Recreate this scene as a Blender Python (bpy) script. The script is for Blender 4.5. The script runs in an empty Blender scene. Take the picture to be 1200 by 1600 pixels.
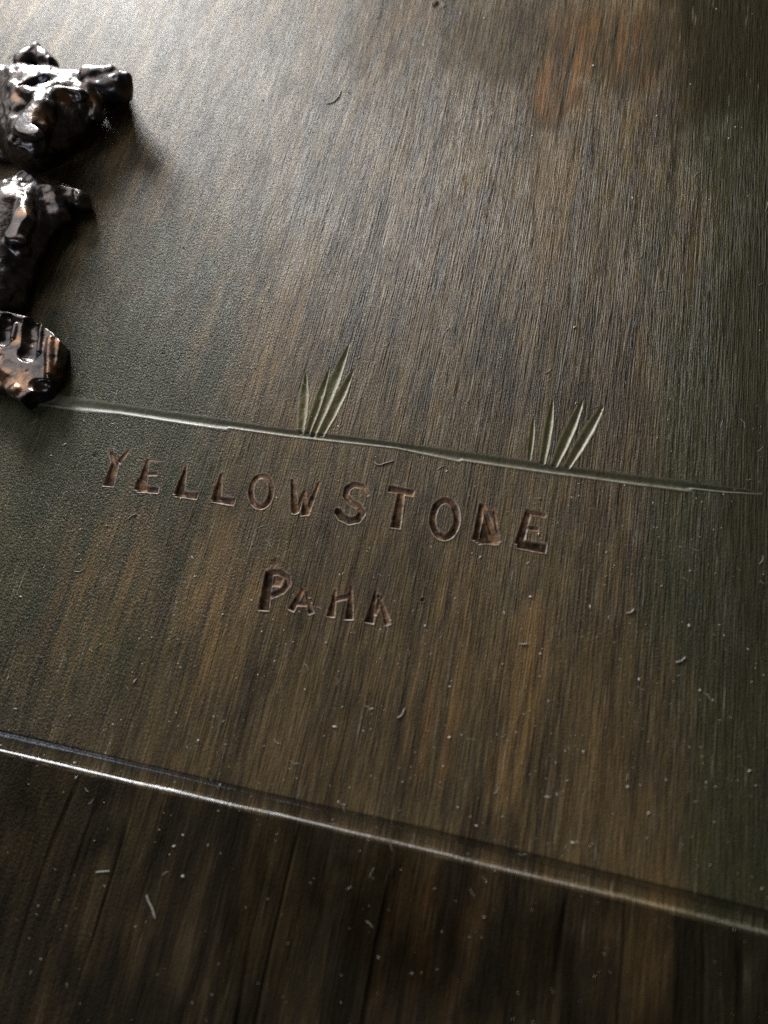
import bpy, math, random
import numpy as np

C = bpy.context.scene
COL = C.collection
random.seed(5)
RNG = np.random.default_rng(11)
MM = 0.001

# ---------------------------------------------------------------- camera
# The panel lies in z = 0; its x axis runs along the engraved ground line, y along the grain.
F, D = 1100.0, 140.0                      # focal length (photo pixels), distance to the panel (mm)
def unit(v):
    v = np.array(v, float); return v / np.linalg.norm(v)
AX = unit((5864, 880, -1100)); AY = unit((656, -3000, 1100))
AY = unit(AY - AX * AX.dot(AY)); AZ = np.cross(AX, AY)
R = np.stack([AX, AY, AZ])                # camera coords (right, down, forward) -> world
CAM = -R @ np.array([0, 0, D])            # camera position in mm

cd = bpy.data.cameras.new('camera'); cam = bpy.data.objects.new('camera', cd); COL.objects.link(cam)
from mathutils import Matrix, Vector
right, down, fwd = R[:, 0], R[:, 1], R[:, 2]
m = Matrix.Identity(4)
for i in range(3):
    m[i][0] = right[i]; m[i][1] = -down[i]; m[i][2] = -fwd[i]; m[i][3] = CAM[i] * MM
cam.matrix_world = m
cd.sensor_fit = 'VERTICAL'; cd.sensor_height = 36.0; cd.sensor_width = 27.0
cd.lens = 36.0 * F / 1600.0
cd.clip_start = 0.005; cd.clip_end = 50
cd.dof.use_dof = True
cd.dof.focus_distance = 0.152
cd.dof.aperture_fstop = 11.0
C.camera = cam

# ---------------------------------------------------------------- light
w = bpy.data.worlds.new('World'); C.world = w; w.use_nodes = True
bg = w.node_tree.nodes['Background']
bg.inputs['Color'].default_value = (1.0, 0.96, 0.88, 1)
bg.inputs['Strength'].default_value = 0.05
def area_lamp(name, az, el, dist, sx, sy, power, colour, aim=(-0.03, 0.04, 0)):
    l = bpy.data.lights.new(name, 'AREA'); l.shape = 'RECTANGLE'; l.size = sx; l.size_y = sy
    l.energy = power; l.color = colour
    o = bpy.data.objects.new(name, l); COL.objects.link(o)
    a, e = math.radians(az), math.radians(el)
    d = Vector((math.cos(a) * math.cos(e), math.sin(a) * math.cos(e), math.sin(e)))
    o.location = Vector(aim) + d * dist
    o.rotation_euler = d.to_track_quat('Z', 'Y').to_euler()
    return o
area_lamp('window_light', 127, 15, 0.36, 0.085, 0.075, 2.3, (0.97, 0.985, 1.0))
area_lamp('bright_wall_light', 144, 38, 0.40, 0.30, 0.26, 0.68, (0.97, 0.98, 1.0))
area_lamp('far_window_light', 228, 36, 0.36, 0.09, 0.08, 0.3, (0.66, 0.76, 1.0), (-0.058, -0.055, 0))
C.view_settings.view_transform = 'Standard'; C.view_settings.look = 'None'
C.view_settings.exposure = 0.0; C.view_settings.gamma = 1.0
C.cycles.max_bounces = 6
C.cycles.use_denoising = False

# ---------------------------------------------------------------- helpers
def at(px, py, h=0.0):
    """Point (mm) on the plane z = h seen at a pixel of the photograph."""
    d = R @ np.array([px - 600.0, py - 800.0, F])
    return CAM + d * ((h - CAM[2]) / d[2])
def P2(px, py):
    return at(px, py)[:2]
def pxs(px, py):
    """mm per photo pixel near a pixel, on the panel."""
    return np.linalg.norm(at(px + 5, py) - at(px - 5, py)) / 10.0

def to_px(X, Y, Z=0.0):
    p = np.stack([X - CAM[0], Y - CAM[1], np.broadcast_to(Z - CAM[2], np.shape(X))], -1) @ R
    return 600 + F * p[..., 0] / p[..., 2], 800 + F * p[..., 1] / p[..., 2]

def vnoise(x, y, seed):
    r = np.random.default_rng(seed).random((256, 256))
    xi, yi = np.floor(x).astype(int), np.floor(y).astype(int)
    fx, fy = x - xi, y - yi
    fx = fx * fx * (3 - 2 * fx); fy = fy * fy * (3 - 2 * fy)
    a = r[yi & 255, xi & 255]; b = r[yi & 255, (xi + 1) & 255]
    c = r[(yi + 1) & 255, xi & 255]; d = r[(yi + 1) & 255, (xi + 1) & 255]
    return (a * (1 - fx) + b * fx) * (1 - fy) + (c * (1 - fx) + d * fx) * fy
def fbm(x, y, seed, o=4):
    s = 0; a = 0.5; t = 0
    for k in range(o):
        s = s + a * vnoise(x * 2 ** k + 17.3 * k, y * 2 ** k + 9.1 * k, seed + k); t += a; a *= 0.55
    return s / t
def sstep(a, b, x):
    t = np.clip((x - a) / (b - a), 0, 1); return t * t * (3 - 2 * t)

def obj(name, mesh, mat=None, parent=None):
    o = bpy.data.objects.new(name, mesh); COL.objects.link(o)
    if mat: mesh.materials.append(mat)
    if parent: o.parent = parent
    return o
def empty(name, parent=None):
    o = bpy.data.objects.new(name, None); COL.objects.link(o); o.empty_display_size = 0.01
    if parent: o.parent = parent
    return o
def tag(o, label=None, cat=None, group=None, kind=None):
    for k, v in (('label', label), ('category', cat), ('group', group), ('kind', kind)):
        if v: o[k] = v
    return o
def mesh_from(name, V, Fc, attrs=None, smooth=True):
    """V in mm (n,3), Fc (m,4) or (m,3) int."""
    me = bpy.data.meshes.new(name)
    n, k = Fc.shape
    me.vertices.add(len(V)); me.vertices.foreach_set('co', (V * MM).astype(np.float32).ravel())
    me.loops.add(n * k); me.loops.foreach_set('vertex_index', Fc.astype(np.int32).ravel())
    me.polygons.add(n)
    me.polygons.foreach_set('loop_start', np.arange(0, n * k, k, dtype=np.int32))
    me.update(calc_edges=True)
    me.polygons.foreach_set('use_smooth', np.full(n, smooth, dtype=bool))
    for an, av in (attrs or {}).items():
        a = me.attributes.new(an, 'FLOAT', 'POINT'); a.data.foreach_set('value', av.astype(np.float32).ravel())
    me.validate(); me.update()
    return me

# ---------------------------------------------------------------- materials
class NT:
    def __init__(s, name):
        s.m = bpy.data.materials.new(name); s.m.use_nodes = True
        s.t = s.m.node_tree; s.b = s.t.nodes['Principled BSDF']
    def n(s, kind, **kw):
        x = s.t.nodes.new(kind)
        for k, v in kw.items(): setattr(x, k, v)
        return x
    def l(s, a, b): s.t.links.new(a, b)
    def set(s, sock, v):
        if isinstance(v, bpy.types.NodeSocket): s.l(v, sock)
        else: sock.default_value = v
    def noise(s, scale, detail=2.0, rough=0.5, dist=0.0, seed=0.0):
        if not hasattr(s, 'tc'): s.tc = s.n('ShaderNodeTexCoord')
        mp = s.n('ShaderNodeMapping'); s.l(s.tc.outputs['Object'], mp.inputs['Vector'])
        mp.inputs['Scale'].default_value = [1000.0 * q for q in scale]
        mp.inputs['Location'].default_value = (seed * 3.7, seed * 1.9, seed)
        t = s.n('ShaderNodeTexNoise'); s.l(mp.outputs[0], t.inputs['Vector'])
        t.inputs['Scale'].default_value = 1.0; t.inputs['Detail'].default_value = detail
        t.inputs['Roughness'].default_value = rough; t.inputs['Distortion'].default_value = dist
        return t.outputs['Fac']
    def ramp(s, v, a, b, lo=0.0, hi=1.0):
        r = s.n('ShaderNodeMapRange', interpolation_type='SMOOTHSTEP'); s.set(r.inputs['Value'], v)
        r.inputs['From Min'].default_value = a; r.inputs['From Max'].default_value = b
        r.inputs['To Min'].default_value = lo; r.inputs['To Max'].default_value = hi
        return r.outputs[0]
    def math(s, op, a, b=0.0):
        x = s.n('ShaderNodeMath', operation=op); s.set(x.inputs[0], a); s.set(x.inputs[1], b); return x.outputs[0]
    def mix(s, f, a, b):
        x = s.n('ShaderNodeMix', data_type='RGBA'); s.set(x.inputs['Factor'], f)
        for i, v in ((6, a), (7, b)):
            if isinstance(v, tuple): v = (*v[:3], 1)
            s.set(x.inputs[i], v)
        return x.outputs[2]
    def mixf(s, f, a, b):
        x = s.n('ShaderNodeMix', data_type='FLOAT'); s.set(x.inputs['Factor'], f)
        s.set(x.inputs[2], a); s.set(x.inputs[3], b); return x.outputs[0]
    def attr(s, name):
        a = s.n('ShaderNodeAttribute'); a.attribute_name = name; return a.outputs['Fac']
    def bump(s, h, strength, dist, prev=None):
        b = s.n('ShaderNodeBump'); b.inputs['Strength'].default_value = strength
        b.inputs['Distance'].default_value = dist * MM; s.l(h, b.inputs['Height'])
        if prev is not None: s.l(prev, b.inputs['Normal'])
        return b.outputs[0]

def panel_material(name, kind):
    n = NT(name)
    # grain along y at three widths, plus a pebbled lacquer skin
    g1 = n.noise((3.3, 0.15, 1), 2, 0.6, 0.2, 1)
    g2 = n.noise((1.3, 0.06, 1), 3, 0.55, 0.2, 2)
    g3 = n.noise((0.22, 0.022, 0.2), 3, 0.6, 0.4, 3)
    peb = n.noise((3.0, 1.9, 1), 2, 0.6, 0.3, 4)
    big = n.noise((0.06, 0.03, 0.05), 3, 0.55, 0.2, 5)
    mot = n.noise((0.3, 0.07, 0.3), 4, 0.6, 0.4, 7)
    orange, dark, green, pebble = n.attr('orange'), n.attr('dark'), n.attr('green'), n.attr('pebble')
    base = n.mix(n.ramp(g3, 0.36, 0.65), (0.048, 0.031, 0.012), (0.152, 0.100, 0.038))
    base = n.mix(n.ramp(mot, 0.42, 0.68, 0, 0.6), base, (0.056, 0.040, 0.021))
    base = n.mix(n.math('MULTIPLY', n.ramp(g2, 0.44, 0.64), n.ramp(big, 0.35, 0.6, 0.2, 0.65)), base, (0.205, 0.133, 0.050))
    base = n.mix(n.math('MULTIPLY', green, 0.85), base, (0.040, 0.046, 0.015))
    fib = n.noise((3.8, 0.06, 1), 2, 0.5, 0.12, 18)
    gv = n.ramp(n.noise((0.2, 0.025, 0.1), 3, 0.6, 0.3, 19), 0.3, 0.65, 0.5, 0.95)
    base = n.mix(n.math('MULTIPLY', gv, n.ramp(g1, 0.36, 0.56, 0.6, 0.0)), base, (0.016, 0.012, 0.008))
    base = n.mix(n.math('MULTIPLY', gv, n.ramp(fib, 0.56, 0.72, 0.0, 0.6)), base, (0.24, 0.185, 0.10))
    base = n.mix(n.math('MULTIPLY', dark, 0.8), base, (0.030, 0.022, 0.011))
    base = n.mix(n.math('MULTIPLY', orange, n.ramp(g2, 0.3, 0.62, 0.3, 0.9)), base, n.mix(dark, (0.26, 0.150, 0.050), (0.24, 0.088, 0.026)))
    wear_highlight = n.math('MULTIPLY', n.ramp(n.noise((3.0, 0.07, 1), 2, 0.5, 0.15, 8), 0.63, 0.72), n.ramp(n.noise((0.3, 0.1, 1), 2, 0.5, 0, 9), 0.45, 0.65))  # pale streaks paint highlights of the grain into the colour
    base = n.mix(n.math('MULTIPLY', wear_highlight, 0.8), base, (0.34, 0.29, 0.20))
    if kind == 'band':
        base = n.mix(n.ramp(n.noise((0.12, 0.04, 0.1), 4, 0.6, 0.4, 16), 0.34, 0.66, 1.0, 0.6), base, (0.014, 0.009, 0.003))
    if kind == 'letter':
        base = n.mix(n.ramp(n.noise((0.6, 0.6, 0.6), 4, 0.6, 0.3, 11), 0.36, 0.66, 0.0, 1.0), (0.048, 0.026, 0.013), (0.30, 0.165, 0.080))
    if kind == 'groove':
        base = n.mix(n.ramp(n.noise((1.2, 0.8, 0.8), 4, 0.6, 0.3, 12), 0.25, 0.65, 0.3, 0.85), base, (0.135, 0.13, 0.085))
    if kind == 'blade':
        base = n.mix(n.ramp(n.noise((1.2, 0.5, 0.8), 4, 0.6, 0.3, 13), 0.25, 0.65, 0.4, 0.9), base, (0.26, 0.235, 0.125))
    edge = n.attr('edge')
    base = n.mix(n.math('MULTIPLY', edge, n.ramp(n.noise((1.5, 1.5, 1.5), 3, 0.6, 0.2, 15), 0.3, 0.6, 0.45, 0.95)), base, (0.66, 0.64, 0.58))  # pale edge colour: letter wear, and highlights painted on groove and blade edges
    n.l(base, n.b.inputs['Base Color'])
    ro = n.ramp(mot, 0.3, 0.75, 0.46, 0.56)
    ro = n.mixf(n.math('MULTIPLY', dark, 0.9), ro, 0.75)
    if kind == 'band': ro = n.math('ADD', ro, 0.15)
    ro = n.mixf(n.attr('polish'), ro, 0.22)
    ro = n.mixf(edge, ro, 0.3)
    n.l(ro, n.b.inputs['Roughness'])
    n.l(n.mixf(n.attr('polish'), n.math('MULTIPLY', n.ramp(dark, 0.0, 1.0, 1.0, 0.25), 0.14 if kind == 'band' else 0.32), 0.85), n.b.inputs['Specular IOR Level'])
    h = n.math('ADD', n.math('ADD', n.math('MULTIPLY', g1, 1.0), n.math('MULTIPLY', g2, 0.5)), n.math('MULTIPLY', fib, 0.8))
    h = n.math('MULTIPLY', h, n.math('ADD', gv, 0.25))
    h = n.math('MULTIPLY', h, n.math('SUBTRACT', 1.0, n.math('MULTIPLY', n.attr('polish'), 0.9)))
    b1 = n.bump(h, 0.85, 0.32)
    dull = n.math('SUBTRACT', 1.0, n.math('MULTIPLY', n.attr('polish'), 0.95))
    pm = n.math('MULTIPLY', n.math('MULTIPLY', peb, pebble), dull)
    b2 = n.bump(pm, 1.0, 0.62, b1)
    if kind in ('letter', 'blade', 'groove'):
        b2 = n.bump(n.noise((1.6, 1.6, 1.6), 4, 0.65, 0.2, 14), 0.5, 0.22)
    n.l(b2, n.b.inputs['Normal'])
    return n.m

def bronze_material():
    n = NT('dark_bronze')
    a = n.noise((0.35, 0.35, 0.35), 4, 0.6, 0.5, 21)
    f = n.noise((1.8, 1.8, 1.8), 3, 0.6, 0.2, 22)
    wear_highlight = n.math('MULTIPLY', n.attr('wear_highlight'), n.ramp(a, 0.30, 0.55))
    base = n.mix(n.ramp(a, 0.35, 0.7), (0.022, 0.019, 0.020), (0.085, 0.060, 0.046))
    base = n.mix(n.ramp(f, 0.55, 0.75, 0, 0.5), base, (0.02, 0.03, 0.032))
    base = n.mix(wear_highlight, base, (0.22, 0.115, 0.058))
    n.l(base, n.b.inputs['Base Color'])
    n.b.inputs['Metallic'].default_value = 0.75
    n.l(n.ramp(f, 0.3, 0.7, 0.18, 0.40), n.b.inputs['Roughness'])
    n.b.inputs['Coat Weight'].default_value = 0.25; n.b.inputs['Coat Roughness'].default_value = 0.12
    b = n.bump(a, 0.4, 0.5); b = n.bump(f, 0.35, 0.10, b)
    n.l(b, n.b.inputs['Normal'])
    return n.m

def plain_material(name, col, rough):
    n = NT(name); f = n.noise((3, 3, 3), 2, 0.5, 0, 31)
    n.l(n.mix(f, tuple(c * 0.75 for c in col), tuple(min(1, c * 1.2) for c in col)), n.b.inputs['Base Color'])
    n.b.inputs['Roughness'].default_value = rough
    return n.m

M_FACE = panel_material('patinated_panel', 'face')
M_BAND = panel_material('patinated_band', 'band')
M_LETTER = panel_material('stamped_copper', 'letter')
M_GROOVE = panel_material('tooled_groove', 'groove')
M_BLADE = panel_material('tooled_blade', 'blade')
M_BRONZE = bronze_material()
M_BACK = plain_material('panel_underside', (0.04, 0.03, 0.02), 0.6)
M_DUST = plain_material('dust', (0.78, 0.72, 0.58), 0.5)
M_LINT = plain_material('lint', (0.50, 0.46, 0.38), 0.4)

# ---------------------------------------------------------------- the panel as one relief, split into its parts
def axis(segments, outer):
    """Grid lines: dense [a, b, step] segments, coarse out to the panel's edge."""
    lo, hi = outer
    pts = []
    a0 = segments[0][0]; pts += list(np.linspace(lo, a0, 14)[:-1])
    for a, b, s in segments:
        pts += list(np.arange(a, b - s * 0.4, s))
    pts += list(np.linspace(segments[-1][1], hi, 14))
    return np.array(pts)
cor = np.array([P2(*q) for q in ((-20, -20), (1220, -20), (1220, 1620), (-20, 1620))])
x0, x1, y0, y1 = cor[:, 0].min(), cor[:, 0].max(), cor[:, 1].min(), cor[:, 1].max()
ta, tb = P2(140, 700)[0], P2(880, 870)[0]
ga = P2(600, 515)[1]; 
tx_lo = P2(600, 1000)[1]
bt = P2(600, 1262)[1]; bb = P2(600, 1335)[1]
PX = pxs(600, 800)
ye = [P2(q, r)[1] for q, r in ((0, 1135), (1200, 1415))]; yf = [P2(q, r)[1] for q, r in ((0, 1180), (1200, 1470))]
bt, bb = max(ye) + 0.3, min(yf) - 0.3
S_F, S_C = 0.95 * PX, 2.3 * PX
gx = axis([(x0, ta, S_C), (ta, tb, S_F), (tb, x1, 1.9 * PX)], (x0 - 110, x1 + 110))
gy = axis([(y0, bb, S_C), (bb, bt, 1.2 * PX), (bt, tx_lo, S_C), (tx_lo, P2(600, 650)[1], S_F), (P2(600, 650)[1], P2(600, 525)[1], 1.5 * PX), (P2(600, 525)[1], y1, S_C)], (y0 - 90, y1 + 110))
X, Y = np.meshgrid(gx, gy)
NY, NX = X.shape
print('grid', NX, NY, 'px mm', PX, 'extent', x0, x1, y0, y1)
U, Vp = to_px(X, Y)                                      # photo pixel each grid point falls on, for placing stains and marks

EDGE = np.zeros_like(X)
# gentle undulation of the hand-worked sheet
H = 0.22 * (fbm(X / 16, Y / 30, 51, 3) - 0.5) + 0.025 * (fbm(X / 2.2, Y / 20, 52, 3) - 0.5)

# border groove: an upper lip and a lower lip, both traced, with a steep lower wall
def curve_y(pts):
    q = np.array([P2(*p) for p in pts]); o = np.argsort(q[:, 0]); q = q[o]
    return lambda xs: np.interp(xs, q[:, 0], q[:, 1], left=q[0, 1] + 0, right=q[-1, 1])
bu = curve_y([(-60, 1129), (0, 1144), (200, 1191), (400, 1238), (543, 1270), (677, 1300), (800, 1330), (933, 1362), (1100, 1402), (1240, 1437)])
bl = curve_y([(-60, 1157), (0, 1172), (133, 1204), (400, 1265), (600, 1311), (800, 1361), (967, 1400), (1183, 1454), (1260, 1472)])
wob = 0.10 * (fbm(gx / 3.0, gx * 0, 61, 3) - 0.5)
YU = (bu(gx) + wob)[None, :]; YL = (bl(gx) + 0.4 * wob)[None, :]
t = (YU - Y) / (YU - YL)
Gd = np.where(t < 0.84, 0.85 * sstep(-0.12, 0.22, t) + 0.15 * sstep(0.22, 0.84, t), 1 - np.clip((t - 0.84) / 0.18, 0, 1) ** 1.2) * ((t > -0.12) & (t < 1.02))
lip = np.exp(-((t - 1.04) / np.where(t < 1.04, 0.04, 0.06)) ** 2) * 0.08
EDGE = np.maximum(EDGE, (0.8 - 0.6 * sstep(450, 1100, U)) * np.exp(-((t - 0.99) / 0.026) ** 2) * (0.6 + 0.8 * fbm(X / 1.2, Y / 1.2, 63, 3)))  # painted highlight along the lower lip, fading rightward like the light
POLISH = 0.9 * sstep(-0.16, -0.04, t) * (1 - sstep(0.20, 0.30, t))     # the lips of the groove are rubbed smooth
POLISH = np.maximum(POLISH, (0.95 - 0.75 * sstep(450, 1100, U)) * sstep(0.88, 0.93, t) * (1 - sstep(1.05, 1.09, t)))
band = t >= 1.0
bsm = sstep(1.0, 3.0, t)
# below the groove the sheet is more coarsely hewn along the grain
rid = fbm(X / 3.4 + 0.02 * Y, Y / 45, 71, 3)
rid2 = np.abs(fbm(X / 6.0, Y / 70, 72, 2) - 0.5)
H = H + bsm * (0.55 * (rid - 0.5) - 0.5 * (1 - sstep(0.0, 0.05, rid2)) * 0.5)
H = H - 0.48 * Gd + lip
part = np.zeros((NY, NX), np.int16)                      # which part each grid point belongs to
PARTS = []
def new_part(mask):
    PARTS.append(1); part[mask] = len(PARTS); return len(PARTS)
part[band] = -1
BORDER = new_part((t > -0.12) & (t < 1.2))

def window(pts, pad):
    q = np.array(pts)
    i0, i1 = np.searchsorted(gx, [q[:, 0].min() - pad, q[:, 0].max() + pad])
    j0, j1 = np.searchsorted(gy, [q[:, 1].min() - pad, q[:, 1].max() + pad])
    return slice(j0, j1), slice(i0, i1)
def seg(Xs, Ys, a, b):
    d = b - a; L = d.dot(d)
    s = np.clip(((Xs - a[0]) * d[0] + (Ys - a[1]) * d[1]) / L, 0, 1)
    return np.hypot(Xs - a[0] - s * d[0], Ys - a[1] - s * d[1]), s

# ground line: four overlapping tool strokes
GU = [((40, 612), (150, 627), (362, 658)), ((300, 650), (450, 671), (560, 684), (724, 706)), ((700, 703), (780, 714), (860, 726), (1000, 744), (1084, 754)), ((1060, 753), (1130, 761), (1190, 769))]
GL = [((40, 628), (131, 641), (187, 645.5), (356, 671)), ((340, 666.5), (358, 668), (450, 681), (620, 700), (722, 721)), ((716, 717.5), (780, 727), (860, 738.5), (1000, 757), (1080, 767)), ((1070, 762), (1130, 768.5), (1190, 772))]
gdep = np.zeros_like(H); gmask = np.zeros(H.shape, bool)
for k in range(4):
    u_, l_ = curve_y(GU[k]), curve_y(GL[k])
    q0, q1 = P2(*GL[k][0])[0], P2(*GL[k][-1])[0]
    cx = (gx > q0) & (gx < q1)
    yu, yl = u_(gx)[None, :], l_(gx)[None, :]
    wv = 0.06 * (fbm(gx / 1.5, gx * 0 + k, 81, 3) - 0.5)[None, :]
    tt = (yu + wv - Y) / (yu - yl + 0.5 * wv)
    end = sstep(q0, q0 + (8 if k == 0 else 0.4), gx) * (1 - sstep(q1 - (4 if k == 3 else 0.4), q1, gx))
    p = np.where(tt < 0.66, sstep(-0.1, 0.66, tt), 1 - sstep(0.66, 1.0, tt)) * ((tt > -0.1) & (tt < 1)) * (cx * (0.25 + 0.75 * end))[None, :]
    lp = np.exp(-((tt - 1.10) / np.where(tt < 1.1, 0.10, 0.18)) ** 2) * 0.07 * (cx * end)[None, :]
    EDGE = np.maximum(EDGE, (0.7 - 0.25 * sstep(500, 1000, U)) * (0.35 + 0.65 * sstep(90, 260, U)) * np.exp(-((tt - 0.98) / 0.08) ** 2) * (0.5 + fbm(X / 0.9, Y / 0.9, 64, 2)) * (cx * end)[None, :])  # highlight painted into the colour of the lower edge
    gdep = np.maximum(gdep, 0.30 * p); H += lp
    gmask |= (tt > -0.12) & (tt < 1.14) & cx[None, :]
H -= gdep
GROUND = new_part(gmask)

# grass blades: tapering gouges
TUFTS = [[((470, 673), (478, 583), 10.5), ((481, 674), (515, 575), 9.5), ((489, 676), (546, 536), 13), ((503, 676), (553, 576), 11.5)],
         [((827, 716), (834, 650), 6), ((848, 721), (864, 622), 9.5), ((867, 724), (911, 624), 12), ((888, 726), (944, 631), 11.5)]]
BLADES = []
for tuft in TUFTS:
    ids = []
    for a, b, wpx in tuft:
        pa, pb = P2(*a), P2(*b); s_ = pxs(*a)
        sl = window([pa, pb], 3)
        Xs, Ys = X[sl], Y[sl]
        d, s = seg(Xs, Ys, pa, pb)
        dirv = (pb - pa) / np.linalg.norm(pb - pa)
        side = (Xs - pa[0]) * dirv[1] - (Ys - pa[1]) * dirv[0]        # + on the right of the blade
        hw = 0.68 * wpx * s_ * np.clip((1 - s) * 2.4, 0, 1) ** 0.65 * (0.72 + 0.28 * sstep(0, .3, s)) + 1e-4
        q = side / hw
        prof = np.where(q < 0.45, sstep(-1, 0.45, q), 1 - sstep(0.45, 1.0, q)) * (np.abs(q) < 1) * (d <= hw * 1.02)
        EDGE[sl] = np.maximum(EDGE[sl], 0.45 * np.exp(-((q - 0.9) / 0.2) ** 2) * (0.5 + fbm(Xs / 0.7, Ys / 0.7, 99, 2)) * (d < hw * 1.3) * (s < 0.97))  # painted glint down the lit right edge of the blade
        H[sl] -= 0.42 * (1 + 0.5 * (fbm(Xs / 0.9, Ys / 1.4, 98, 3) - 0.5)) * prof * np.minimum(1, hw / (0.3 * wpx * s_))
        H[sl] += 0.06 * np.exp(-((q - 1.15) / 0.2) ** 2) * (d < hw * 1.6) * (s < 0.97)
        mk = np.zeros(H.shape, bool); mk[sl] = (d < hw * 1.08) & (s < 0.985)
        mk &= part == 0
        ids.append(new_part(mk))
    BLADES.append(ids)

# stamped letters: strokes (pixels, width at start, width at end, depth at start, depth at end)
def arc(cx, cy, rx, ry, a0, a1, n, tilt=0.0):
    out = []
    for k in range(n + 1):
        a = math.radians(a0 + (a1 - a0) * k / n)
        x, y = rx * math.cos(a), ry * math.sin(a)
        out.append((cx + x * math.cos(tilt) - y * math.sin(tilt), cy + x * math.sin(tilt) + y * math.cos(tilt)))
    return out
def poly(pts, w0, w1, d0, d1):
    n = len(pts) - 1
    f = lambda k: (w0 + (w1 - w0) * k / n, d0 + (d1 - d0) * k / n)
    return [(pts[k], pts[k + 1], f(k)[0], f(k + 1)[0], f(k)[1], f(k + 1)[1]) for k in range(n)]
def ring(cx, cy, rx, ry, w, tilt, dt, db):
    pts = arc(cx, cy, rx, ry, 0, 360, 26, tilt); out = []
    dep = lambda p: dt + (db - dt) * min(1, max(0, (p[1] - cy + ry) / (2 * ry)))
    for k in range(26): out.append((pts[k], pts[k + 1], w, w, dep(pts[k]), dep(pts[k + 1])))
    return out
S = lambda a, b, w0, w1, d0, d1: [(a, b, w0, w1, d0, d1, True)]
LETTERS = [
 [('Y', S((180, 724), (170, 757), 10, 14, .5, .85) + S((174, 707), (180, 726), 5, 9, .3, .5) + S((201, 704), (186, 722), 4, 7, .18, .4)),
  ('E', S((231, 718), (220, 762), 4, 13, .2, .8) + S((222, 751), (219, 763), 14, 15, .6, .85) + S((217, 764), (246, 766), 8, 8, .8, .6) + S((230, 741), (245, 740), 5, 6, .25, .3) + S((231, 719), (254, 720), 3, 3, .12, .1)),
  ('L', S((291, 728), (280, 770), 3, 13, .25, .85) + S((276, 771), (307, 775), 8, 9, .85, .55)),
  ('L', S((346, 740), (338, 779), 3, 13, .25, .85) + S((334, 780), (365, 784), 8, 10, .85, .55)),
  ('O', ring(408, 768, 16, 24, 7, 0.10, .22, .75)),
  ('W', poly([(457, 751), (461, 797)], 4, 11, .2, .8) + S((463, 798), (476, 768), 8, 4, .7, .2) + S((475, 772), (477, 803), 5, 11, .25, .75) + S((478, 803), (499, 753), 8, 4, .6, .2)),
  ('S', poly([(574, 772), (566, 760), (553, 757), (542, 764), (540, 775), (549, 785), (561, 792), (566, 802), (559, 812), (546, 814), (534, 808), (529, 800)], 7, 10.5, .3, .8)),
  ('T', S((609, 764), (645, 771), 9, 9, .45, .4) + S((627, 771), (618, 823), 9, 13, .5, .8)),
  ('O', ring(695, 811, 19, 29, 8.5, 0.06, .45, .8)),
  ('N', S((753, 789), (743, 843), 7, 9, .4, .8) + S((754, 790), (775, 846), 6, 11, .3, .65) + S((772, 797), (778, 846), 4, 6, .12, .5) + S((757, 820), (760, 845), 8, 22, .3, .6) + S((744, 844), (778, 848), 6, 6, .75, .6)),
  ('E', S((826, 798), (811, 849), 8, 12, .4, .8) + S((826, 800), (852, 806), 7, 6, .35, .3) + S((820, 824), (841, 827), 6, 6, .4, .3) + S((811, 850), (851, 857), 12, 13, .85, .7))],
 [('P', S((421, 895), (412, 951), 11, 14, .7, .95) + poly([(422, 895), (438, 894), (449, 902), (450, 913), (441, 923), (425, 930)], 8, 8, .4, .5) + S((428, 908), (438, 910), 14, 12, .35, .35)),
  ('A', S((474, 920), (455, 952), 5, 9, .2, .7) + S((477, 920), (486, 958), 4, 7, .15, .55) + S((462, 943), (480, 944), 6, 6, .4, .35)),
  ('R', S((524, 921), (517, 962), 4, 10, .2, .75) + S((549, 916), (545, 966), 4, 11, .2, .75) + S((526, 936), (546, 932), 7, 7, .35, .35)),
  ('K', S((588, 922), (577, 971), 4, 12, .2, .8) + S((591, 930), (606, 975), 5, 8, .3, .5) + S((597, 933), (584, 958), 5, 9, .2, .5))]]
def letter_warp(sl):                                    # hand-struck edges are never quite straight
    return 0.10 * (fbm(X[sl] / 0.8, Y[sl] / 0.8, 91, 2) - 0.5)
WORDS = []
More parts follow.
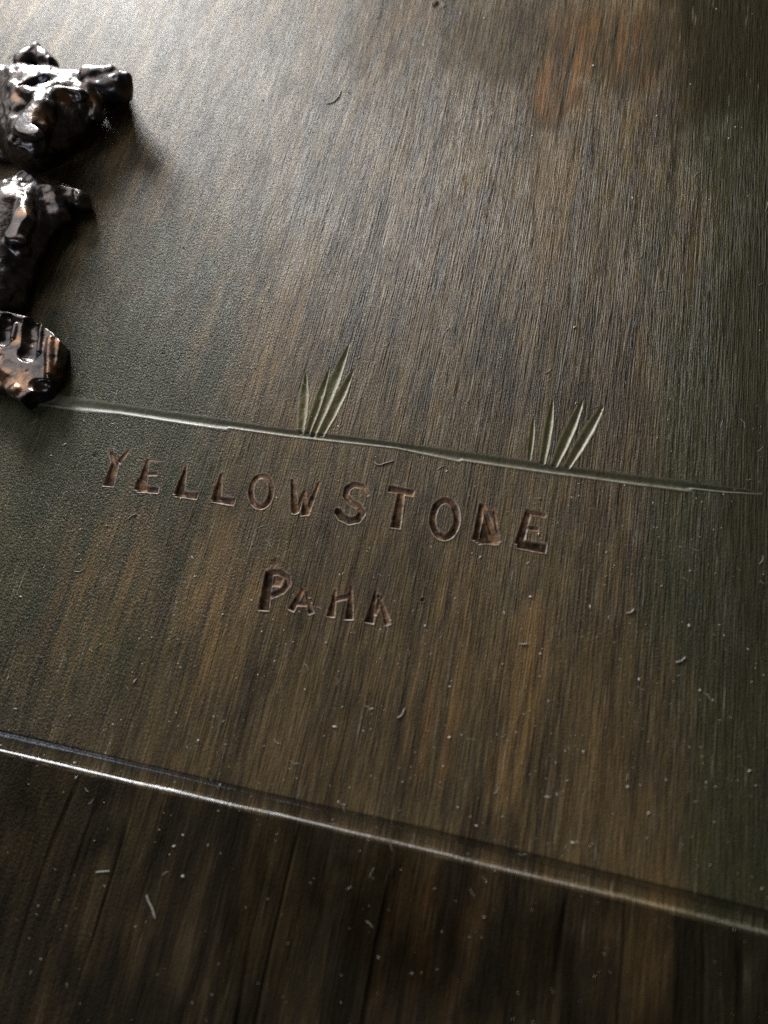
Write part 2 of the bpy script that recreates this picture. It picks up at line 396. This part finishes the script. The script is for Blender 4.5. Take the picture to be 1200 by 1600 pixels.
for word in LETTERS:
    ids = []
    for ch, strokes in word:
        q = [P2(*p) for s in strokes for p in s[:2]]
        sl = window(q, 2.6); Xs, Ys = X[sl], Y[sl]
        dep = np.zeros(Xs.shape); mind = np.full(Xs.shape, 9.0); near = np.zeros(Xs.shape); wp = letter_warp(sl)
        for a, b, w0, w1, d0, d1, *square in strokes:
            sc = pxs(*a); pa, pb = P2(*a), P2(*b); d, s = seg(Xs, Ys, pa, pb)
            if square:                                   # a punch leaves square ends
                L = np.linalg.norm(pb - pa); dx, dy = (pb - pa) / L
                al = (Xs - pa[0]) * dx + (Ys - pa[1]) * dy; pe = np.abs((Xs - pa[0]) * dy - (Ys - pa[1]) * dx)
                hw_ = 0.6 * sc * (w0 + (w1 - w0) * s)
                d = np.maximum(pe, hw_ + np.maximum(-al, al - L) - 0.35 * hw_)
            hw = 0.5 * sc * (w0 + (w1 - w0) * s) * 1.2; dd = d + 0.6 * wp; loc = d0 + (d1 - d0) * s
            dep = np.maximum(dep, (d0 + (d1 - d0) * s) * (1 - sstep(hw - 0.30, hw + 0.05, dd)))
            near = np.where(dd - hw < mind, loc, near); mind = np.minimum(mind, dd - hw)
        rough = 0.30 * (fbm(Xs / 0.7, Ys / 0.7, 95, 3) - 0.5)
        H[sl] -= 1.05 * dep ** 1.3 * (1 + rough)
        H[sl] += 0.10 * near ** 1.5 * np.exp(-((mind - 0.13) / np.where(mind < 0.13, 0.09, 0.16)) ** 2)
        EDGE[sl] = np.maximum(EDGE[sl], np.clip(near * 1.6 - 0.35, 0, 0.9) * np.clip(2.2 * fbm(Xs / 0.6, Ys / 0.6, 96, 2) - 0.4, 0, 1) * np.exp(-((mind - 0.03) / 0.09) ** 2))
        mk = np.zeros(H.shape, bool); mk[sl] = mind < 0.10
        ids.append((ch, new_part(mk)))
    WORDS.append(ids)

# a chip, nicks and dents in the face
for (px_, py_, r, d) in ((660, 938, 4, .22), (684, 8, 9, .4), (240, 1035, 6, .08), (430, 880, 9, .14), (150, 712, 7, .12)):
    c = P2(px_, py_); rr = r * pxs(px_, py_); sl = window([c], rr * 3)
    q = np.hypot(X[sl] - c[0], Y[sl] - c[1]) / rr * (1 + 0.8 * (fbm(X[sl] / 0.5, Y[sl] / 0.5, 97, 2) - 0.5))
    H[sl] += d * (np.exp(-((q - 1) / 0.35) ** 2) * 0.5 - np.exp(-q * q * 1.5))

XF, YF, UF, VF = X, Y, U, Vp
KS = 4
ci = np.unique(np.r_[np.arange(0, NX, KS), NX - 1]); cj = np.unique(np.r_[np.arange(0, NY, KS), NY - 1])
X, Y, U, Vp = [A[np.ix_(cj, ci)] for A in (XF, YF, UF, VF)]
# stains with outlines, plus light falloff painted as dark and green (per-point weights read by the materials)
def blot(cx, cy, rx, ry, edge=0.5, seed=1, n=0.8):
    c = P2(cx, cy); s_ = pxs(cx, cy)
    q = np.hypot((X - c[0]) / (rx * s_), (Y - c[1]) / (ry * s_)) + n * (fbm(X / 5, Y / 9, 100 + seed, 4) - 0.5) * 2
    return 1 - sstep(1 - edge, 1 + edge, q)
streak = fbm(X / 1.3, Y / 40, 111, 4)
orange = np.zeros_like(X)
for cx, cy, rx, ry, a, sd in ((885, 110, 46, 130, 1.0, 1), (968, 40, 34, 90, .7, 2), (1000, 150, 26, 60, .4, 3), (720, 330, 36, 150, .55, 4), (865, 300, 26, 180, .5, 5),
                              (690, 1030, 34, 150, .9, 6), (820, 1090, 30, 200, .9, 7), (345, 930, 50, 130, .8, 8), (440, 480, 40, 150, .6, 9), (500, 650, 60, 60, .5, 10),
                              (170, 900, 60, 140, .5, 11), (620, 60, 30, 140, .3, 12), (640, 1500, 50, 130, 1.0, 13), (730, 1520, 40, 120, .9, 14), (1010, 1530, 50, 120, .9, 15),
                              (120, 1560, 90, 120, .3, 16), (950, 1150, 30, 160, .3, 17), (500, 1190, 60, 100, .2, 18), (650, 470, 40, 200, .25, 19)):
    orange = np.maximum(orange, a * blot(cx, cy, rx, ry, 0.6, sd))
orange *= sstep(0.30, 0.62, streak)
dark = np.zeros_like(X)
for cx, cy, rx, ry, a, e, sd in ((800, 55, 110, 90, .45, .3, 31), (640, 50, 110, 130, .3, .6, 44), (970, 75, 150, 95, .55, .32, 32), (860, 150, 46, 75, .5, .3, 37), (1170, 60, 130, 260, 1.0, .5, 33), (1190, 600, 60, 560, .55, .6, 43), (620, 1430, 120, 90, .8, .5, 34), (430, 1420, 80, 150, .6, .4, 35),  # right-edge and top-centre entries paint in the light's falloff; the others are stains
                                 (840, 1490, 60, 80, .6, .4, 36), (60, 1300, 80, 120, .4, .5, 38), (640, 1180, 120, 80, .35, .6, 39)):
    dark = np.maximum(dark, a * blot(cx, cy, rx, ry, e, sd, .55))
green = np.clip(1.0 * sstep(930, 1150, U + 160 * (fbm(X / 14, Y / 40, 121, 3) - 0.5) * 2), 0, 1) * 0.9  # green patina with painted light falloff towards the right edge
green = np.maximum(green, 1.0 * blot(130, 640, 200, 300, .6, 41))
green = np.maximum(green, 0.7 * blot(130, 1010, 120, 100, .8, 42))
pebble = np.clip(0.18 + 0.95 * (1 - sstep(180, 760, U + 0.28 * Vp + 120 * (fbm(X / 12, Y / 20, 131, 3) - 0.5) * 2)), 0, 1)
def refine(A):
    fi, fj = np.arange(NX), np.arange(NY)
    B = np.stack([np.interp(fi, ci, r) for r in A])
    k = np.clip(np.searchsorted(cj, fj, side='right') - 1, 0, len(cj) - 2); t_ = ((fj - cj[k]) / (cj[k + 1] - cj[k]))[:, None]
    return B[k] * (1 - t_) + B[k + 1] * t_
ATT = dict(orange=refine(orange), dark=refine(dark), green=refine(green), pebble=refine(pebble), edge=EDGE, polish=POLISH)
X, Y, U, Vp = XF, YF, UF, VF

plaque = empty('plaque')
tag(plaque, 'dark brown grained panel engraved with YELLOWSTONE PARK, two grass tufts and long grooves', 'plaque')
cell = np.maximum.reduce([part[:-1, :-1], part[1:, :-1], part[:-1, 1:], part[1:, 1:]])
neg = (part[:-1, :-1] == -1) & (cell <= 0)
cell = np.where(neg, -1, cell)
idx = np.arange(NX * NY).reshape(NY, NX)
Q = np.stack([idx[:-1, :-1], idx[:-1, 1:], idx[1:, 1:], idx[1:, :-1]], -1)
VV = np.stack([X.ravel(), Y.ravel(), H.ravel()], -1)
FA = {k: v.ravel() for k, v in ATT.items()}
remap = np.full(NX * NY, -1)
def piece(name, pid, mat, parent):
    f = Q[cell == pid].reshape(-1, 4)
    u = np.unique(f); remap[u] = np.arange(len(u))
    me = mesh_from(name, VV[u], remap[f], {k: v[u] for k, v in FA.items()})
    return obj(name, me, mat, parent)
piece('panel_face', 0, M_FACE, plaque)
piece('border_band', -1, M_BAND, plaque)
piece('border_groove', BORDER, M_FACE, plaque)
piece('ground_line', GROUND, M_GROOVE, plaque)
for ids in BLADES:
    tu = empty('grass_tuft', plaque)
    for i in ids: piece('grass_blade', i, M_BLADE, tu)
for ids, wd in zip(WORDS, ('YELLOWSTONE', 'PARK')):
    e = empty('word', plaque); e['label'] = 'stamped word ' + wd
    for ch, i in ids:
        o = piece('letter', i, M_LETTER, e); o['label'] = 'stamped letter ' + ch
# the sheet's own thickness
bx0, bx1, by0, by1 = gx[0], gx[-1], gy[0], gy[-1]
zt, zb = -1.9, -5.0
V = np.array([(x, y, z) for z in (zb, zt) for x, y in ((bx0, by0), (bx1, by0), (bx1, by1), (bx0, by1))])
obj('backing_board', mesh_from('backing_board', V, np.array([(3, 2, 1, 0), (4, 5, 6, 7), (0, 1, 5, 4), (1, 2, 6, 5), (2, 3, 7, 6), (3, 0, 4, 7)]), smooth=False), M_BACK, plaque)

# ---------------------------------------------------------------- bronze bears, grown from distance fields
def surface_nets(f, org, st):
    s = f < 0
    nx, ny, nz = f.shape
    acc = np.zeros((nx - 1, ny - 1, nz - 1, 3)); cnt = np.zeros((nx - 1, ny - 1, nz - 1))
    cs = [(i, j, k) for i in (0, 1) for j in (0, 1) for k in (0, 1)]
    cut = lambda c, A: A[c[0]:nx - 1 + c[0], c[1]:ny - 1 + c[1], c[2]:nz - 1 + c[2]]
    for a in cs:
        for ax in range(3):
            if a[ax]: continue
            b = list(a); b[ax] = 1
            fa, fb = cut(a, f), cut(b, f); ch = (fa < 0) != (fb < 0)
            tt = np.where(ch, fa / np.where(ch, fa - fb, 1), 0)
            for q in range(3): acc[..., q] += ch * (a[q] + (tt if q == ax else 0))
            cnt += ch
    on = cnt > 0
    vid = np.full(on.shape, -1); vid[on] = np.arange(on.sum())
    g = np.argwhere(on)
    V = (g + acc[on] / cnt[on][:, None]) * st + np.array(org)
    faces = []
    for ax in range(3):
        lo = [slice(1, -1)] * 3; lo[ax] = slice(0, -1); hi = list(lo); hi[ax] = slice(1, None)
        sa, sb = s[tuple(lo)], s[tuple(hi)]
        for flip, ch in ((False, sa & ~sb), (True, ~sa & sb)):
            e = np.argwhere(ch)
            if not len(e): continue
            off = np.ones(3, int); off[ax] = 0
            e = e + off
            b, c = [(1, 2), (2, 0), (0, 1)][ax]
            q = []
            for db, dc in ((-1, -1), (0, -1), (0, 0), (-1, 0)):
                z = e.copy(); z[:, b] += db; z[:, c] += dc
                q.append(vid[z[:, 0], z[:, 1], z[:, 2]])
            q = np.stack(q, 1)
            faces.append(q[:, ::-1] if flip else q)
    return V, np.concatenate(faces)
def smin(a, b, k):
    h = np.clip(0.5 + 0.5 * (b - a) / k, 0, 1); return b * (1 - h) + a * h - k * h * (1 - h)
def smax(a, b, k): return -smin(-a, -b, k)
def noise3(x, y, z, seed):
    return (vnoise(x, y + z * 0.73, seed) + vnoise(y + 5, z + x * 0.61, seed + 1) + vnoise(z + 9, x + y * 0.57, seed + 2)) / 3 - 0.5

class Field:
    def __init__(s, pxbox, hmax, st):
        q = np.array([P2(a, b) for a in pxbox[::2] for b in pxbox[1::2]])
        s.o = np.array([q[:, 0].min(), q[:, 1].min(), -0.9]); s.st = st
        n = [int((q[:, i].max() - s.o[i]) / st) for i in (0, 1)] + [int((hmax + 0.9) / st)]
        s.x, s.y, s.z = np.meshgrid(*[(s.o[i] + st * np.arange(n[i])).astype(np.float32) for i in range(3)], indexing='ij')
        s.f = np.full(s.x.shape, 50.0, np.float32)
    def ell(s, px, py, h, rx, ry, rz, rot=0.0):
        """Ellipsoid: centre at a photo pixel and height (mm), radii rx, ry in photo pixels, rz in mm."""
        c = at(px, py, h); k = pxs(px, py)
        dx, dy, dz = s.x - c[0], s.y - c[1], s.z - c[2]
        a = math.radians(rot); u = dx * math.cos(a) + dy * math.sin(a); v = -dx * math.sin(a) + dy * math.cos(a)
        R_ = np.array([rx * k, ry * k, rz]); q = np.sqrt((u / R_[0]) ** 2 + (v / R_[1]) ** 2 + (dz / R_[2]) ** 2)
        return (q - 1) * R_.min()
    def cap(s, a, b, r0, r1):
        A, B = at(*a), at(*b); k = pxs(a[0], a[1]); d = B - A
        t_ = np.clip(((s.x - A[0]) * d[0] + (s.y - A[1]) * d[1] + (s.z - A[2]) * d[2]) / d.dot(d), 0, 1)
        return np.sqrt((s.x - A[0] - t_ * d[0]) ** 2 + (s.y - A[1] - t_ * d[1]) ** 2 + (s.z - A[2] - t_ * d[2]) ** 2) - k * (r0 + (r1 - r0) * t_)
    def slab(s, pts, h):
        """Upright prism over the outline traced by pts, its top at height h (outline seen at that height)."""
        q = np.array([at(a, b, h)[:2] for a, b in pts]); n = len(q)
        d = np.full(s.x.shape[:2], 1e9); sg = np.ones(s.x.shape[:2]); xx, yy = s.x[:, :, 0], s.y[:, :, 0]
        for i in range(n):
            a, b = q[i], q[(i + 1) % n]; dd, _ = seg(xx, yy, a, b); d = np.minimum(d, dd)
            c1 = (a[1] > yy) != (b[1] > yy)
            with np.errstate(divide='ignore', invalid='ignore'):
                c2 = xx < (b[0] - a[0]) * (yy - a[1]) / (b[1] - a[1]) + a[0]
            sg[c1 & c2] *= -1
        return (d * sg)[:, :, None]
    def add(s, d, k): s.f = smin(s.f, d, k)
    def sub(s, d, k): s.f = smax(s.f, -d, k)
    def done(s, name, seed, label, cat, wear_spots, amp=0.45, scoops=420):
        s.f = s.f + amp * 2 * noise3(s.x / 2.2, s.y / 2.2, s.z / 2.2, seed) + 0.12 * noise3(s.x / 0.8, s.y / 0.8, s.z / 0.8, seed + 7)
        # shallow scoops, as a gouge or hammer leaves them
        g = np.random.default_rng(seed); near = np.argwhere((np.abs(s.f) < s.st * 0.6) & (s.z > 0.8)); f0 = s.f.copy()
        for i, j, k in near[g.integers(0, len(near), scoops)]:
            rad = g.uniform(1.2, 3.4); n_ = int((rad + 1) / s.st)
            nrm = np.array([s.f[min(i + 1, s.f.shape[0] - 1), j, k] - s.f[i - 1, j, k], s.f[i, min(j + 1, s.f.shape[1] - 1), k] - s.f[i, j - 1, k], s.f[i, j, min(k + 1, s.f.shape[2] - 1)] - s.f[i, j, k - 1]])
            nrm = nrm / (np.linalg.norm(nrm) + 1e-9)
            c = np.array([s.x[i, j, k], s.y[i, j, k], s.z[i, j, k]]) + nrm * (rad - g.uniform(0.08, 0.26))
            ci_ = np.round((c - s.o) / s.st).astype(int)
            cc = tuple(np.clip(ci_, 0, np.array(s.f.shape) - 1))
            if f0[cc] < 0.8 * rad: continue              # only where the surface bulges outwards
            w_ = tuple(slice(max(0, q - n_), max(0, q + n_)) for q in ci_)
            s.f[w_] = smax(s.f[w_], rad - np.sqrt((s.x[w_] - c[0]) ** 2 + (s.y[w_] - c[1]) ** 2 + (s.z[w_] - c[2]) ** 2), 0.12)
        s.f = np.maximum(s.f, -0.5 - s.z)
        s.f[[0, -1]] = 1; s.f[:, [0, -1]] = 1; s.f[:, :, [0, -1]] = 1
        V, Fc = surface_nets(s.f, s.o, s.st)
        e = np.concatenate([Fc[:, [0, 1]], Fc[:, [1, 2]], Fc[:, [2, 3]], Fc[:, [3, 0]]])
        cn = np.bincount(e[:, 0], minlength=len(V))[:, None] + 1e-9
        for _ in range(2):
            V = 0.5 * V + 0.5 * np.stack([np.bincount(e[:, 0], V[e[:, 1], q], len(V)) for q in range(3)], 1) / cn
        wv = np.zeros(len(V))
        for px, py, h, r in wear_spots:
            c = at(px, py, h); rr = r * pxs(px, py)
            wv = np.maximum(wv, 1 - sstep(0.4, 1.2, np.linalg.norm((V - c) * np.array([1, 1, .7]), axis=1) / rr))
        o = obj(name, mesh_from(name, V, Fc, dict(wear_highlight=wv)), M_BRONZE)
        return tag(o, label, cat, 'bronze castings fixed along the left edge of the panel')

# upper bear: broad head looking down, two cupped ears
b = Field((-110, 20, 235, 300), 15.0, 0.2)
b.add(b.ell(20, 185, 2.0, 115, 75, 6.5), 1)                    # neck and chest
b.add(b.ell(68, 148, 5.5, 92, 40, 5.8, -10), 1.5)              # skull
b.add(b.ell(66, 176, 5.5, 80, 44, 6.0, -14), 1.5)              # cheeks, narrowing to the chin
b.add(b.ell(58, 208, 4.5, 58, 42, 6.4, -18), 1.2)
b.add(b.ell(50, 232, 3.5, 40, 30, 6.0, -10), 1.2)
b.add(b.cap((0, 118, 8.0), (140, 128, 7.0), 11, 12), 1.2)      # flat crown
b.add(b.cap((76, 124, 8.5), (66, 176, 11.2), 9, 14), 2.0)    # ridge of the nose
b.add(b.cap((66, 176, 11.0), (48, 208, 11.2), 16, 20), 1.6)    # muzzle
b.add(b.ell(46, 207, 13.4, 22, 10, 1.9, -12), 0.5)             # nose pad
b.add(b.cap((30, 226, 9.6), (58, 232, 9.0), 15, 14), 0.9)      # lower jaw
b.add(b.cap((22, 138, 10.0), (52, 150, 11.5), 8, 8), 0.8)      # brows
b.add(b.cap((90, 146, 11.0), (126, 150, 9.6), 9, 9), 0.8)
b.add(b.cap((140, 140, 8.0), (152, 182, 5.5), 10, 10), 0.8)    # ruff beside the right cheek
for q in ((76, 138, 10.6, 13), (61, 160, 12.0, 12), (72, 170, 11.6, 11), (54, 186, 12.4, 14), (44, 200, 12.4, 12), (62, 200, 12.0, 11)):
    b.add(b.ell(q[0], q[1], q[2], q[3], q[3], 1.3), 0.5)
b.sub(b.ell(56, 128, 11.3, 20, 9, 2.0, 25), 1.2)               # hollows of the eyes
b.sub(b.ell(108, 150, 12.0, 17, 11, 2.4, -30), 0.5)
b.sub(b.ell(26, 168, 11.6, 17, 10, 1.7, 30), 1.0)
b.sub(b.ell(104, 196, 11.0, 22, 18, 2.6, -35), 0.8)
b.sub(b.cap((24, 218, 12.2), (72, 214, 11.4), 4, 4), 0.4)      # mouth
b.sub(b.cap((139, 160, 8.8), (124, 202, 6.6), 5, 5), 0.6)      # crease behind the jaw
b.add(b.cap((40, 100, 7.0), (57, 76, 8.5), 15, 7), 0.7)        # ears, pointed and hollowed
b.add(b.cap((76, 102, 7.0), (57, 76, 8.5), 13, 7), 0.7)
b.sub(b.ell(58, 96, 9.8, 15, 12, 1.9, 0), 0.4)
b.add(b.cap((142, 124, 8.0), (176, 114, 9.6), 16, 9), 0.5)
b.add(b.cap((172, 114, 9.6), (199, 121, 9.2), 9, 6), 0.4)
b.add(b.cap((199, 122, 9.0), (196, 146, 6.0), 7, 10), 0.4)
b.add(b.cap((152, 142, 6.5), (186, 136, 7.5), 18, 17), 0.7)
b.sub(b.ell(170, 138, 11.6, 19, 15, 2.6, -10), 0.4)
b.add(b.cap((170, 140, 1.0), (170, 140, 6.0), 24, 18), 0.8)
b.done('bear', 201, 'upper dark bronze bear head with two upright ears, at the top left of the panel', 'bear',
       [(64, 180, 13.5, 15), (28, 150, 11, 12), (100, 152, 11, 10), (150, 160, 7, 12)], 0.32)

# lower bear: smaller, narrower head and a tapering body
b = Field((-110, 230, 175, 505), 11.5, 0.2)
b.add(b.cap((30, 350, 2.2), (8, 470, 1.4), 50, 34), 1)
b.add(b.ell(38, 318, 4.0, 58, 36, 4.6, -14), 1.2)
b.add(b.ell(34, 345, 4.2, 56, 42, 4.6, -14), 1.2)
b.add(b.ell(24, 380, 3.8, 46, 40, 4.4, -14), 1.2)
b.add(b.ell(12, 415, 3.0, 42, 46, 4.0, -14), 1.2)
b.add(b.cap((-10, 302, 6.0), (78, 300, 5.5), 9, 10), 0.8)
b.add(b.cap((42, 312, 8.2), (38, 346, 9.4), 10, 13), 0.8)
b.add(b.cap((38, 346, 9.0), (26, 372, 9.0), 13, 15), 0.8)
b.add(b.ell(25, 373, 9.8, 17, 8, 1.4, -10), 0.4)
b.add(b.cap((14, 388, 6.8), (34, 392, 6.6), 11, 11), 0.7)
b.add(b.ell(12, 326, 5.2, 30, 26, 2.8, 10), 1.2)
b.add(b.ell(40, 334, 9.0, 10, 12, 1.2), 0.5)
b.sub(b.ell(68, 330, 9.4, 13, 14, 2.2, -20), 0.4)
b.add(b.cap((20, 294, 5.5), (38, 272, 6.5), 11, 5), 0.5)
b.add(b.cap((62, 294, 5.5), (38, 272, 6.5), 11, 5), 0.5)
b.add(b.cap((86, 306, 4.5), (94, 340, 3.5), 14, 15), 1.2)
b.add(b.cap((100, 304, 3.6), (126, 316, 2.6), 14, 15), 1.0)
b.sub(b.cap((116, 296, 5.6), (119, 330, 4.8), 3, 3), 0.6)
b.sub(b.cap((62, 402, 6.0), (22, 470, 4.2), 3, 3.5), 1.0)
b.sub(b.cap((4, 384, 8.0), (46, 382, 7.6), 3, 3), 0.3)
b.done('bear', 231, 'lower dark bronze bear, smaller, with pointed ear and body narrowing to the carved block', 'bear',
       [(40, 338, 9.6, 13), (10, 300, 6, 9)], 0.28)

# carved block below them, with U-shaped hollows in its top
b = Field((-110, 455, 150, 660), 6.6, 0.17)
o_ = [(-95, 474), (-40, 480), (0, 485), (32, 490), (62, 502), (84, 520), (94, 532), (90, 560), (82, 590), (66, 606), (44, 614), (30, 626), (14, 616), (0, 603), (-60, 598), (-95, 570)]
d2 = b.slab(o_, 4.4)
b.f = smax(d2 + 0 * b.z, b.z - 4.3, 0.35)
b.add(b.cap((-60, 482, 4.2), (0, 490, 4.2), 5, 5), 0.4)
b.add(b.cap((0, 490, 4.2), (58, 503, 4.2), 5, 5), 0.4)
for ux, uy, ur, ul in ((46, 506, 14, 44), (6, 502, 13, 26), (-34, 496, 13, 30)):
    b.sub(smin(b.cap((ux, uy, 5.0), (ux - 3, uy + ul, 5.0), ur, ur), b.ell(ux - 3, uy + ul, 4.6, ur + 3, ur, 1.8), 0.3), 0.25)
    b.add(b.cap((ux + 19, uy + 6, 4.2), (ux + 15, uy + ul, 4.2), 3.5, 4), 0.4)
b.add(b.cap((80, 530, 4.0), (78, 585, 4.0), 6, 7), 0.5)
b.add(b.ell(28, 614, 3.0, 13, 12, 2.0), 0.5)
b.sub(b.ell(62, 600, 5.0, 17, 10, 2.4), 0.4)
b.sub(b.ell(-20, 590, 5.2, 30, 18, 2.0), 0.6)
b.done('carved_block', 261, 'low copper brown cast block with U-shaped hollows at the left end of the ground line', 'block',
       [(80, 540, 4.4, 17), (80, 575, 4.4, 16), (30, 598, 4.2, 22), (24, 530, 4.6, 10), (5, 590, 4.2, 18), (-15, 560, 4.4, 20)], 0.25, 30)

# ---------------------------------------------------------------- dust and lint lying on the panel
def ground_z(x, y):
    i = np.clip(np.searchsorted(gx, x), 0, NX - 1); j = np.clip(np.searchsorted(gy, y), 0, NY - 1)
    return H[j, i]
dv, df = [], []
rd = random.Random(9)
octa = np.array([(1, 0, 0), (-1, 0, 0), (0, 1, 0), (0, -1, 0), (0, 0, 1), (0, 0, -1)], float)
of = [(0, 2, 4), (2, 1, 4), (1, 3, 4), (3, 0, 4), (2, 0, 5), (1, 2, 5), (3, 1, 5), (0, 3, 5)]
n_s = 0
while n_s < 1500:
    px_, py_ = rd.uniform(-40, 1240), rd.uniform(-40, 1640)
    keep = 0.3 + 0.6 * math.exp(-((py_ - 1050) / 300) ** 2)
    if px_ < 250 and py_ < 640: keep *= 0.35
    if py_ > 1180 + 0.24 * px_: keep *= 0.45
    if rd.random() > keep: continue
    c = P2(px_, py_); r = pxs(px_, py_) * min(2.0, 0.44 * math.exp(rd.gauss(0.25, 0.5)))
    a = rd.uniform(0, 6.28); e = rd.choice((1, 1, 1.5, 2.4))
    v = octa * np.array([r * e, r / math.sqrt(e), r * 0.6]) * (1 + 0.35 * np.array([[rd.uniform(-1, 1)] for _ in range(6)]))
    v = np.stack([v[:, 0] * math.cos(a) - v[:, 1] * math.sin(a), v[:, 0] * math.sin(a) + v[:, 1] * math.cos(a), v[:, 2]], 1)
    v += np.array([c[0], c[1], ground_z(c[0], c[1]) + r * 0.35])
    df += [tuple(q + len(dv) * 6 for q in f) for f in of]; dv.append(v); n_s += 1
o = obj('dust', mesh_from('dust', np.concatenate(dv), np.array(df), smooth=False), M_DUST)
tag(o, 'pale dust specks scattered over the dark panel', 'dust', kind='stuff')

def fibre(pts, r):
    """Tube (mm) through photo pixels, resting on the panel."""
    q = np.array(pts, float); n = 4 * (len(q) - 1) + 1
    tt = np.linspace(0, len(q) - 1, n); i = np.minimum(tt.astype(int), len(q) - 2); f = (tt - i)[:, None]
    pm = np.vstack([2 * q[0] - q[1], q, 2 * q[-1] - q[-2]])
    p0, p1, p2, p3 = pm[i], pm[i + 1], pm[i + 2], pm[i + 3]
    c = 0.5 * (2 * p1 + (p2 - p0) * f + (2 * p0 - 5 * p1 + 4 * p2 - p3) * f ** 2 + (3 * p1 - p0 - 3 * p2 + p3) * f ** 3)
    w_ = np.array([P2(*k) for k in c]); R2 = r * PX
    z = ground_z(w_[:, 0], w_[:, 1]); z = np.maximum(z, np.median(z)) + R2 * 0.8
    tan = np.gradient(w_, axis=0); tan /= np.linalg.norm(tan, axis=1)[:, None] + 1e-9
    V = []
    for k in range(n):
        rr = R2 * (0.35 if k in (0, n - 1) else 1)
        for a in range(5):
            an = 2 * math.pi * a / 5
            V.append((w_[k, 0] - tan[k, 1] * rr * math.cos(an), w_[k, 1] + tan[k, 0] * rr * math.cos(an), z[k] + rr * math.sin(an)))
    Fc = [(k * 5 + a, k * 5 + (a + 1) % 5, k * 5 + 5 + (a + 1) % 5, k * 5 + 5 + a) for k in range(n - 1) for a in range(5)]
    return np.array(V), np.array(Fc)
FIB = [([(509, 162), (520, 160), (529, 151), (533, 141)], 0.9, 'pale curved fibre high on the panel, right of the upper bear'),
       ([(584, 722), (592, 727), (602, 724), (616, 720)], 0.8, 'wavy pale fibre just above the S and T of the lettering'),
       ([(621, 1122), (628, 1117), (633, 1106)], 0.9, 'short curved fibre midway between the word PARK and the border groove'),
       ([(979, 958), (986, 957), (991, 951)], 0.9, 'short pale fibre right of the word PARK on the olive side'),
       ([(229, 1398), (232, 1408), (238, 1420), (243, 1436)], 1.0, 'thick grey lint strand lying on the dark band below the border groove'),
       ([(149, 1363), (158, 1362), (172, 1361)], 0.7, 'straight pale lint piece on the band near the lower left corner'),
       ([(1055, 1035), (1064, 1033), (1072, 1026)], 0.8, 'thin pale fibre far right, level with the space below the word PARK'),
       ([(200, 812), (206, 806), (214, 803)], 0.8, 'short pale fibre below the letters E and L'),
       ([(116, 893), (126, 893), (133, 888)], 0.6, 'thin grey fibre at the left below the letter Y'),
       ([(812, 1006), (818, 1007), (825, 1006)], 0.9, 'tiny straight pale fibre lower right of the last letter E')]
for pts, r, lb in FIB:
    V, Fc = fibre(pts, r)
    tag(obj('lint_fibre', mesh_from('lint_fibre', V, Fc), M_LINT), lb, 'lint', 'larger lint fibres on the panel')
LV, LF, n0 = [], [], 0
for k in range(130):
    px_, py_ = rd.uniform(-30, 1230), rd.uniform(100, 1620)
    if px_ < 230 and py_ < 640: continue
    if py_ > 1220 + 0.24 * px_ and rd.random() < 0.75: continue
    a = rd.uniform(0, 6.28); L = rd.uniform(3, 9); bend = rd.uniform(-0.9, 0.9)
    pts = [(px_, py_), (px_ + L * math.cos(a), py_ + L * math.sin(a)), (px_ + L * math.cos(a) + L * math.cos(a + bend), py_ + L * math.sin(a) + L * math.sin(a + bend))]
    V, Fc = fibre(pts, rd.uniform(0.2, 0.4)); LV.append(V); LF.append(Fc + n0); n0 += len(V)
o = obj('lint', mesh_from('lint', np.concatenate(LV), np.concatenate(LF)), M_LINT)
tag(o, 'fine pale lint scattered over the dark panel', 'lint', kind='stuff')
